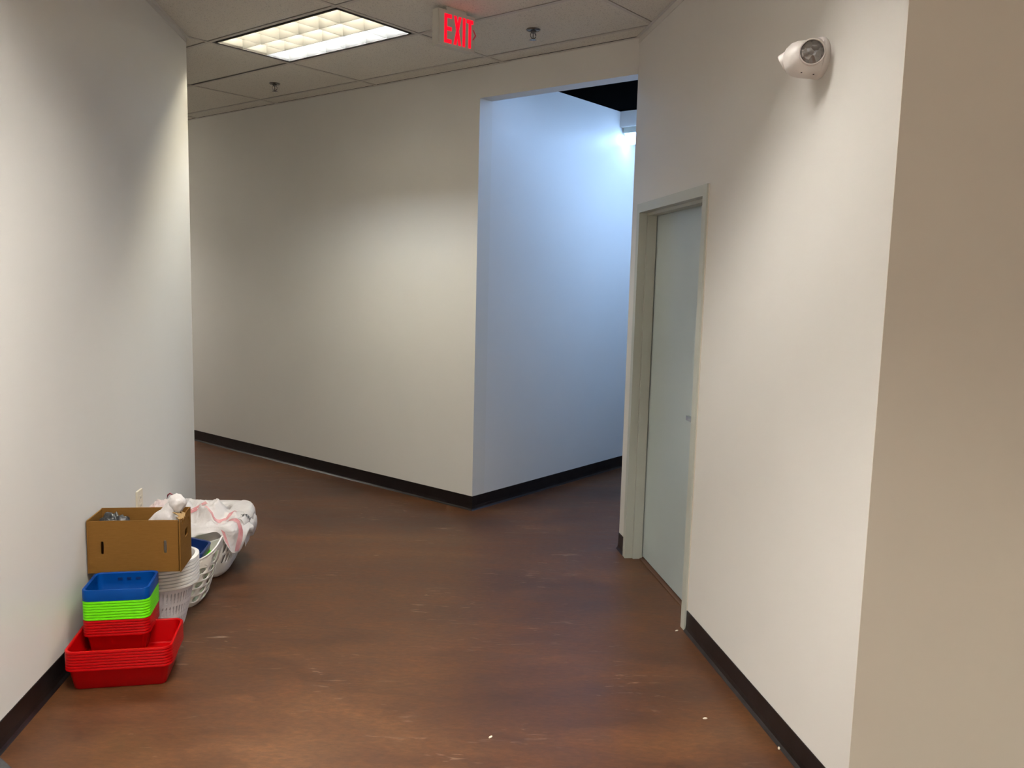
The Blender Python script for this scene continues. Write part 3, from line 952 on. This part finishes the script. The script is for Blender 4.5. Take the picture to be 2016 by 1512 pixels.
# white bag in the box, gathered up to a soft knot
def wt(p):
    k = max(0.0, p.z)
    f = 1 - 0.50 * min(1, k) ** 1.3
    return V((p.x * f + 0.75 * k, p.y * f + 0.1 * k, p.z * (1.0 if p.z > 0 else 0.85)))
wb = thing('white_bag', 'knotted white plastic bag sticking up out of the cardboard box', 'bag', Bx(0.254, 0.100, 0.130))
lumpy('bag_body', (0, 0, 0), (0.094, 0.068, 0.158), 5.0, M['film'], 0.14, 0.30, 5, wb, wt, 0.1)
lumpy('knot', (0.090, 0.012, 0.150), (0.038, 0.033, 0.044), 7.0, M['film'], 0.22, 0.16, 4, wb)

# ================================================================== FLEXIBLE HAMPER WITH ROUND HOLES
HC = L(4.262, 0.226)
hm_ = thing('laundry_hamper', 'cream flexible hamper with oval holes and swooping rim, behind the lattice baskets', 'hamper', HC + z_(0.001), -AL + 0.02)
def arc_table(rx, ry, p, n=720):
    """equal-arc parameter t in 0..1 -> angle, t = 0 at the +x end"""
    pts = [superell(rx, ry, 2 * pi * k / n, p) for k in range(n + 1)]
    acc = [0.0]
    for a, b2 in zip(pts, pts[1:]): acc.append(acc[-1] + math.hypot(b2[0] - a[0], b2[1] - a[1]))
    tot = acc[-1]
    def f(t):
        t = (t % 1.0) * tot
        lo, hi = 0, n
        while hi - lo > 1:
            md = (lo + hi) // 2
            if acc[md] <= t: lo = md
            else: hi = md
        q = (t - acc[lo]) / max(acc[hi] - acc[lo], 1e-9)
        return 2 * pi * (lo + q) / n
    return f
harc = arc_table(0.175, 0.163, 2.8)
def hQ(a, v):
    zt = 0.222 + 0.088 * abs(cos(a)) ** 2.6
    z = 0.205 * v / 0.8 if v < 0.8 else 0.205 + (zt - 0.205) * (v - 0.8) / 0.2
    k = min(1.0, z / 0.26)
    ins = 0.014 * max(0, 1 - z / 0.03) ** 2
    x, y = superell(0.130 + 0.081 * k - ins, 0.167 - 0.007 * k - ins, a, 2.8)
    return V((x, y, z))
def hP(t, v): return hQ(harc(t), v)
bm = bmesh.new()
NU = 16
def hrow(shift, v0, v1, hole):
    holed(bm, hP, [(i - 0.5 + shift) / NU for i in range(NU + 1)], [v0, v1], hole, 8)
def endz(i, shift): return abs(cos(harc((i + shift) / NU))) > 0.48
hrow(0, 0.0, 0.10, lambda i, j: None)
vz = [0.10, 0.236, 0.372, 0.508, 0.644, 0.78]
for k in range(5):
    sh = 0.5 * (k % 2)
    hrow(sh, vz[k], vz[k + 1], lambda i, j, sh=sh: (0.52, 0.80, 2.1, 0.12) if endz(i, sh) else None)
hrow(-1.0, 0.78, 0.80, lambda i, j: None)
hrow(-1.0, 0.80, 0.955, lambda i, j: (0.60, 0.86, 2.4, 0) if i in (0, NU // 2) else None)
hrow(-1.0, 0.955, 1.0, lambda i, j: None)
c = [bm.verts.new(hP(t, 0)) for t in lin(-0.5 / NU, 1 - 0.5 / NU, NU * 8)[:-1]]
bm.faces.new(c[::-1])
bmesh.ops.remove_doubles(bm, verts=bm.verts, dist=0.0003)
o = obj('hamper_body', bm, M['offwhite'], hm_, True); solid(o, 0.0025)
bm = bmesh.new()
pts = [hQ(a, 1.0) for a in lin(-pi, pi, 96)]
tube(bm, pts, 0.0042, 8, False)
obj('hamper_rim', bm, M['white'], hm_, True)
# bins lying inside it
me_n = as_mesh(bin_mesh(SWd, SDp, 0.094, 0.040, 0.015, 0.032), 'small_bin', M['navy'])
me_g = as_mesh(bin_mesh(SWd, SDp, 0.094, 0.02, 0.015, 0.032), 'small_bin', M['green'])
def tilted(name, me_, dz_, label):
    o = link(name, me_, None)
    o.location = HC + nL * (0.0) - uL * 0.02 + z_(0.160 + dz_)
    o.rotation_euler = (0, math.radians(13), -AL)
    o.scale = (1, 1, 1)
    tag(o, label, 'bin', 'bins inside the cream hamper')
    return o
tilted('small_bin', me_g, 0.0, 'green bin inside the cream hamper, below the navy one')
tilted('small_bin', me_n, 0.042, 'dark navy bin lying on top inside the cream hamper')

# ================================================================== TALL LAUNDRY BASKET WITH SLOTS
QC = L(4.725, 0.236)
qb = thing('laundry_basket', 'tall white laundry basket with slanted slots, heaped with plastic bags, farthest along the wall', 'basket', QC + z_(0.001), -AL)
QH = 0.305
def qdim(v):
    k = v
    rx = 0.155 + 0.060 * k + 0.012 * sin(pi * min(1, k * 1.0))
    ry = 0.205 + 0.045 * k + 0.012 * sin(pi * k)
    return rx, ry
qarc = arc_table(0.185, 0.228, 4.2)
def qP(t, v):
    u = qarc(t)
    ins = 0.020 * max(0, 1 - v / 0.12) ** 2
    rx, ry = qdim(v)
    x, y = superell(rx - ins, ry - ins, u, 4.2)
    return V((x, y, v * QH))
bm = bmesh.new()
NQ = 60
ubq = lin(0, 1, NQ)
vbq = [0, 0.04, 0.12, 0.28, 0.46, 0.48, 0.66, 0.68, 0.86, 0.92, 1.0]
def qh(i, j):
    uc = qarc((ubq[i] + ubq[i + 1]) / 2)
    if j in (3, 5, 7) and abs(math.cos(uc)) > 0.66: return (0.44, 0.94, 4, 0.7)
    return None
holed(bm, qP, ubq, vbq, qh, 2)
c = [bm.verts.new(qP(a, 0)) for a in lin(0, 1, NQ * 2)[:-1]]
bm.faces.new(c[::-1])
bmesh.ops.remove_doubles(bm, verts=bm.verts, dist=0.0003)
o = obj('basket_body', bm, M['white'], qb, True); solid(o, 0.003)
bm = bmesh.new()
def qr(e, z): return [V((*superell(qdim(1)[0] + e, qdim(1)[1] + e, a, 4.2), z)) for a in lin(-pi, pi, 96)[:-1]]
loft(bm, [qr(0.0, QH - 0.004), qr(0.010, QH - 0.004), qr(0.012, QH - 0.022), qr(0.0145, QH - 0.022), qr(0.0145, QH - 0.004), qr(0.008, QH + 0.002), qr(-0.002, QH + 0.001), qr(-0.004, QH - 0.006)], False, False)
obj('basket_rim', bm, M['white'], qb, True)

# draped bags over the basket, in its own frame: x to the room, y along the wall, away
QM = Matrix.Translation(QC) @ Matrix.Rotation(-AL, 4, 'Z')
def drape_fn(seed, mound, edge, foldamp):
    off = V((seed, seed * 2.3, 0.5))
    def f(th, rho):
        # rho 0..1 inside the rim, 1..2 hanging outside
        ex, ey = superell(0.215 + 0.019, 0.250 + 0.019, th, 4.2)
        fold = (abs(noise.noise(V((cos(th) * 2.2 * rho, sin(th) * 2.2 * rho, 0)) + off)) - 0.22)
        fold2 = noise.noise(V((cos(th) * 5, sin(th) * 5, rho * 1.2)) + off)
        fold3 = abs(noise.noise(V((cos(th) * 4.5 * rho, sin(th) * 4.5 * rho, 2)) + off * 1.7)) - 0.2
        sm1 = noise.noise(V((cos(th) * 1.6 * rho, sin(th) * 1.6 * rho, 1)) + off)
        sm2 = noise.noise(V((cos(th) * 3.6 * rho, sin(th) * 3.6 * rho, 3)) + off)
        fold4 = abs(noise.noise(V((cos(th) * 8 * rho, sin(th) * 8 * rho, 5)) + off)) - 0.2
        if rho <= 1:
            x, y = ex * rho, ey * rho
            z = QH + 0.006 + mound(x, y) * (1 - rho ** 4) + (0.055 * sm1 + 0.030 * sm2 - 0.022 * fold3 - 0.014 * fold4) * foldamp * (1 - rho ** 6)
            z = max(z, QH + 0.0045) if rho > 0.88 else z
            return V((x, y, z))
        t = (rho - 1) * edge(th)
        o_ = 0.004 + 0.012 * min(1, t / 0.03) + 0.022 * (fold2 + 0.5) * min(1, t / 0.05) * foldamp
        n2 = V((ex, ey, 0)).normalized()
        return V((ex + n2.x * o_, ey + n2.y * o_, QH + 0.006 - t * 0.97))
    return f
def sheet(name, f, th0, th1, r0, r1, nth, nr, m, parent, closed=False, thick=0.0012):
    bm = bmesh.new()
    g = [[bm.verts.new(f(th0 + (th1 - th0) * i / nth, r0 + (r1 - r0) * j / nr)) for i in range(nth + 1)] for j in range(nr + 1)]
    for j in range(nr):
        for i in range(nth): bm.faces.new((g[j][i], g[j][i + 1], g[j + 1][i + 1], g[j + 1][i]))
    if closed: bmesh.ops.remove_doubles(bm, verts=bm.verts, dist=0.0002)
    o = obj(name, bm, m, parent)
    for p in o.data.polygons: p.use_smooth = True
    solid(o, thick, 0)
    return o
def gauss(x, y, cx, cy, sx_, sy_): return math.exp(-((x - cx) / sx_) ** 2 - ((y - cy) / sy_) ** 2)
mound1 = lambda x, y: 0.105 * gauss(x, y, 0.080, -0.055, 0.085, 0.10) + 0.02 * gauss(x, y, 0.13, -0.15, 0.07, 0.07) + 0.05 * gauss(x, y, -0.10, -0.02, 0.09, 0.14) + 0.02 * gauss(x, y, 0.1, 0.12, 0.08, 0.08)
def edge1(th):
    # th = -pi/2 faces the camera side along the wall, 0 faces the room
    e = 0.035 + 0.012 * sin(7 * th)
    e += 0.070 * math.exp(-((th + 2.25) / 0.40) ** 2)          # sag at the near left
    e += 0.105 * math.exp(-((th + 0.74) / 0.21) ** 4)          # long flap at the near right corner
    e += 0.085 * math.exp(-((th - 0.05) / 0.55) ** 2)          # room side
    return e
bag1 = thing('draped_bag', 'crumpled white and pink plastic bag heaped over the tall laundry basket', 'bag', QC, -AL)
f1 = drape_fn(3.7, mound1, edge1, 1.6)
sheet('bag_film', f1, -pi, pi, 0.02, 2.0, 150, 64, M['film'], bag1, True)
def ribbon(name, path, wd, m, parent, f, lift=0.004):
    bm = bmesh.new()
    prev = None
    for k, (th, rho) in enumerate(path):
        nx = path[min(k + 1, len(path) - 1)]; pv = path[max(k - 1, 0)]
        dth, drh = nx[0] - pv[0], nx[1] - pv[1]
        ln = math.hypot(dth * 0.22, drh * 0.2) or 1
        pth, prh = -drh * 0.2 / ln, dth * 0.22 / ln
        a = f(th + pth * wd / 0.22, rho + prh * wd / 0.2); b_ = f(th - pth * wd / 0.22, rho - prh * wd / 0.2)
        up = V((cos(th), sin(th), 0.9)).normalized() * lift
        pa = bm.verts.new(a + up); pb = bm.verts.new(b_ + up)
        if prev: bm.faces.new((prev[0], prev[1], pb, pa))
        prev = (pa, pb)
    o = obj(name, bm, m, parent)
    for p in o.data.polygons: p.use_smooth = True
    return o
def interp(pts, n):
    out = []
    for k in range(n + 1):
        t = k / n * (len(pts) - 1); i = min(int(t), len(pts) - 2); q = t - i
        out.append(tuple(pts[i][c] * (1 - q) + pts[i + 1][c] * q for c in range(2)))
    return out
ribbon('pink_handle', interp([(-0.95, 0.72), (-0.70, 0.86), (-0.60, 1.0), (-0.62, 1.3), (-0.66, 1.6), (-0.72, 1.95)], 30), 0.012, M['pink'], bag1, f1)
ribbon('pink_fold', interp([(-1.9, 0.95), (-2.0, 0.6), (-2.4, 0.30), (0.6, 0.10), (0.2, 0.45), (0.0, 0.72)], 36), 0.007, M['pink'], bag1, f1)
ribbon('pink_streak', interp([(-1.75, 1.05), (-1.8, 1.3), (-1.9, 1.7)], 12), 0.010, M['pink'], bag1, f1)
ribbon('pink_edge', interp([(-1.15, 0.30), (-0.9, 0.55), (-0.55, 0.70), (-0.2, 0.80)], 24), 0.006, M['pink'], bag1, f1)
ribbon('pink_streak', interp([(-0.95, 1.35), (-0.93, 1.6), (-0.90, 1.95)], 10), 0.007, M['pink'], bag1, f1)
# second bag with black lettering, over the room-side rim towards the far corner
mound2 = lambda x, y: 0.002 + 0.006 * gauss(x, y, 0.15, 0.12, 0.08, 0.1)
edge2 = lambda th: 0.15 + 0.012 * sin(9 * th)
f2b = drape_fn(9.1, mound2, edge2, 0.4)
def f2(th, rho):
    p = f2b(th, rho)
    return p + V((cos(th), sin(th), 0)) * (0.012 * min(1, max(0, (rho - 0.9) / 0.2))) + z_(0.006)
bag2 = thing('printed_bag', 'white plastic bag with black lettering over the far right rim of the laundry basket', 'bag', QC, -AL)
sheet('bag_film', f2, -0.50, 0.90, 0.62, 1.95, 40, 40, M['film'], bag2)
tc_ = bpy.data.curves.new('lettering', 'FONT')
tc_.body = 'you'; tc_.size = 0.042; tc_.shear = 0.3; tc_.offset = 0.0008; tc_.align_x = 'CENTER'; tc_.align_y = 'CENTER'
tmp = bpy.data.objects.new('tmp', tc_); COL.objects.link(tmp)
bpy.context.view_layer.update()
tme = bpy.data.meshes.new_from_object(tmp.evaluated_get(bpy.context.evaluated_depsgraph_get()))
bpy.data.objects.remove(tmp)
bm = bmesh.new(); bm.from_mesh(tme)
bmesh.ops.subdivide_edges(bm, edges=bm.edges, cuts=1)
for v in bm.verts:                            # wrap on the hanging film
    y0, t0_ = -0.055 + v.co.x * 0.62 + v.co.y * 0.78, 0.006 - v.co.y * 0.62 + v.co.x * 0.78
    th = math.atan2(y0, 0.234)
    p = f2(th, 1 + (t0_ / edge2(th) if t0_ > 0 else t0_ / 0.234))
    v.co = p + V((cos(th), sin(th), 0.8)) * 0.005
obj('lettering', bm, M['ink'], bag2)['label'] = 'black script lettering'
# pinkish bag towards the wall
bag3 = thing('pink_bag', 'pinkish plastic bag with a dark red handle, against the wall behind the cardboard box', 'bag', L(4.48, 0.080, 0.382))
lumpy('bag_body', (0, 0, 0), (0.055, 0.155, 0.060), 11.0, M['filmpink'], 0.18, 0.35, 5, bag3, None, -AL)
bm = bmesh.new()
tube(bm, [(-0.005, 0.10, 0.035), (0.0, 0.11, 0.066), (0.012, 0.112, 0.076), (0.028, 0.105, 0.068), (0.042, 0.10, 0.045), (0.046, 0.095, 0.02)], 0.0045, 8)
lumpy('printed_fold', (0.012, -0.105, 0.028), (0.028, 0.045, 0.030), 4.0, M['pink'], 0.2, 0.3, 4, bag3)
obj('handle', bm, M['wine'], bag3, True)['label'] = 'dark red handle loop'

# ================================================================== MAT EDGE, SCRAPS
p0 = V((-1.694, 2.657, 0))
bm = bmesh.new()
prism(bm, [L(2.835, 0.018), L(2.835, 0.018) + A_ * 0.9, L(1.6, 0.9), L(1.6, 0.018)], 0.0, 0.009)
o = obj('floor_mat', bm, M['mat'])
tag(o, 'dark charcoal floor mat whose corner shows at the bottom left by the wall', 'mat')
SCR = [((0.812, 3.842), 0.6, 'pale scrap of debris at the foot of the right door jamb'),
       ((0.985, 2.835), 1.2, 'pale scrap on the floor near the right wall baseboard, nearest the bottom edge'),
       ((0.765, 3.03), 0.2, 'pale scrap on the floor, left of the right wall baseboard'),
       ((-0.045, 2.86), 0.9, 'pale scrap on the open floor near the bottom centre')]
for (x, y), a, lb in SCR:
    bm = bmesh.new()
    lathe(bm, [(0.002, 0.0), (0.0065, 0.0005), (0.006, 0.003), (0.002, 0.0045)], 7, Matrix.Diagonal((1.5, 0.7, 1, 1)))
    o = obj('debris_scrap', bm, M['scrap'])
    o.location = (x, y, 0); o.rotation_euler = (0, 0, a)
    tag(o, lb, 'scrap', 'scraps on the floor')
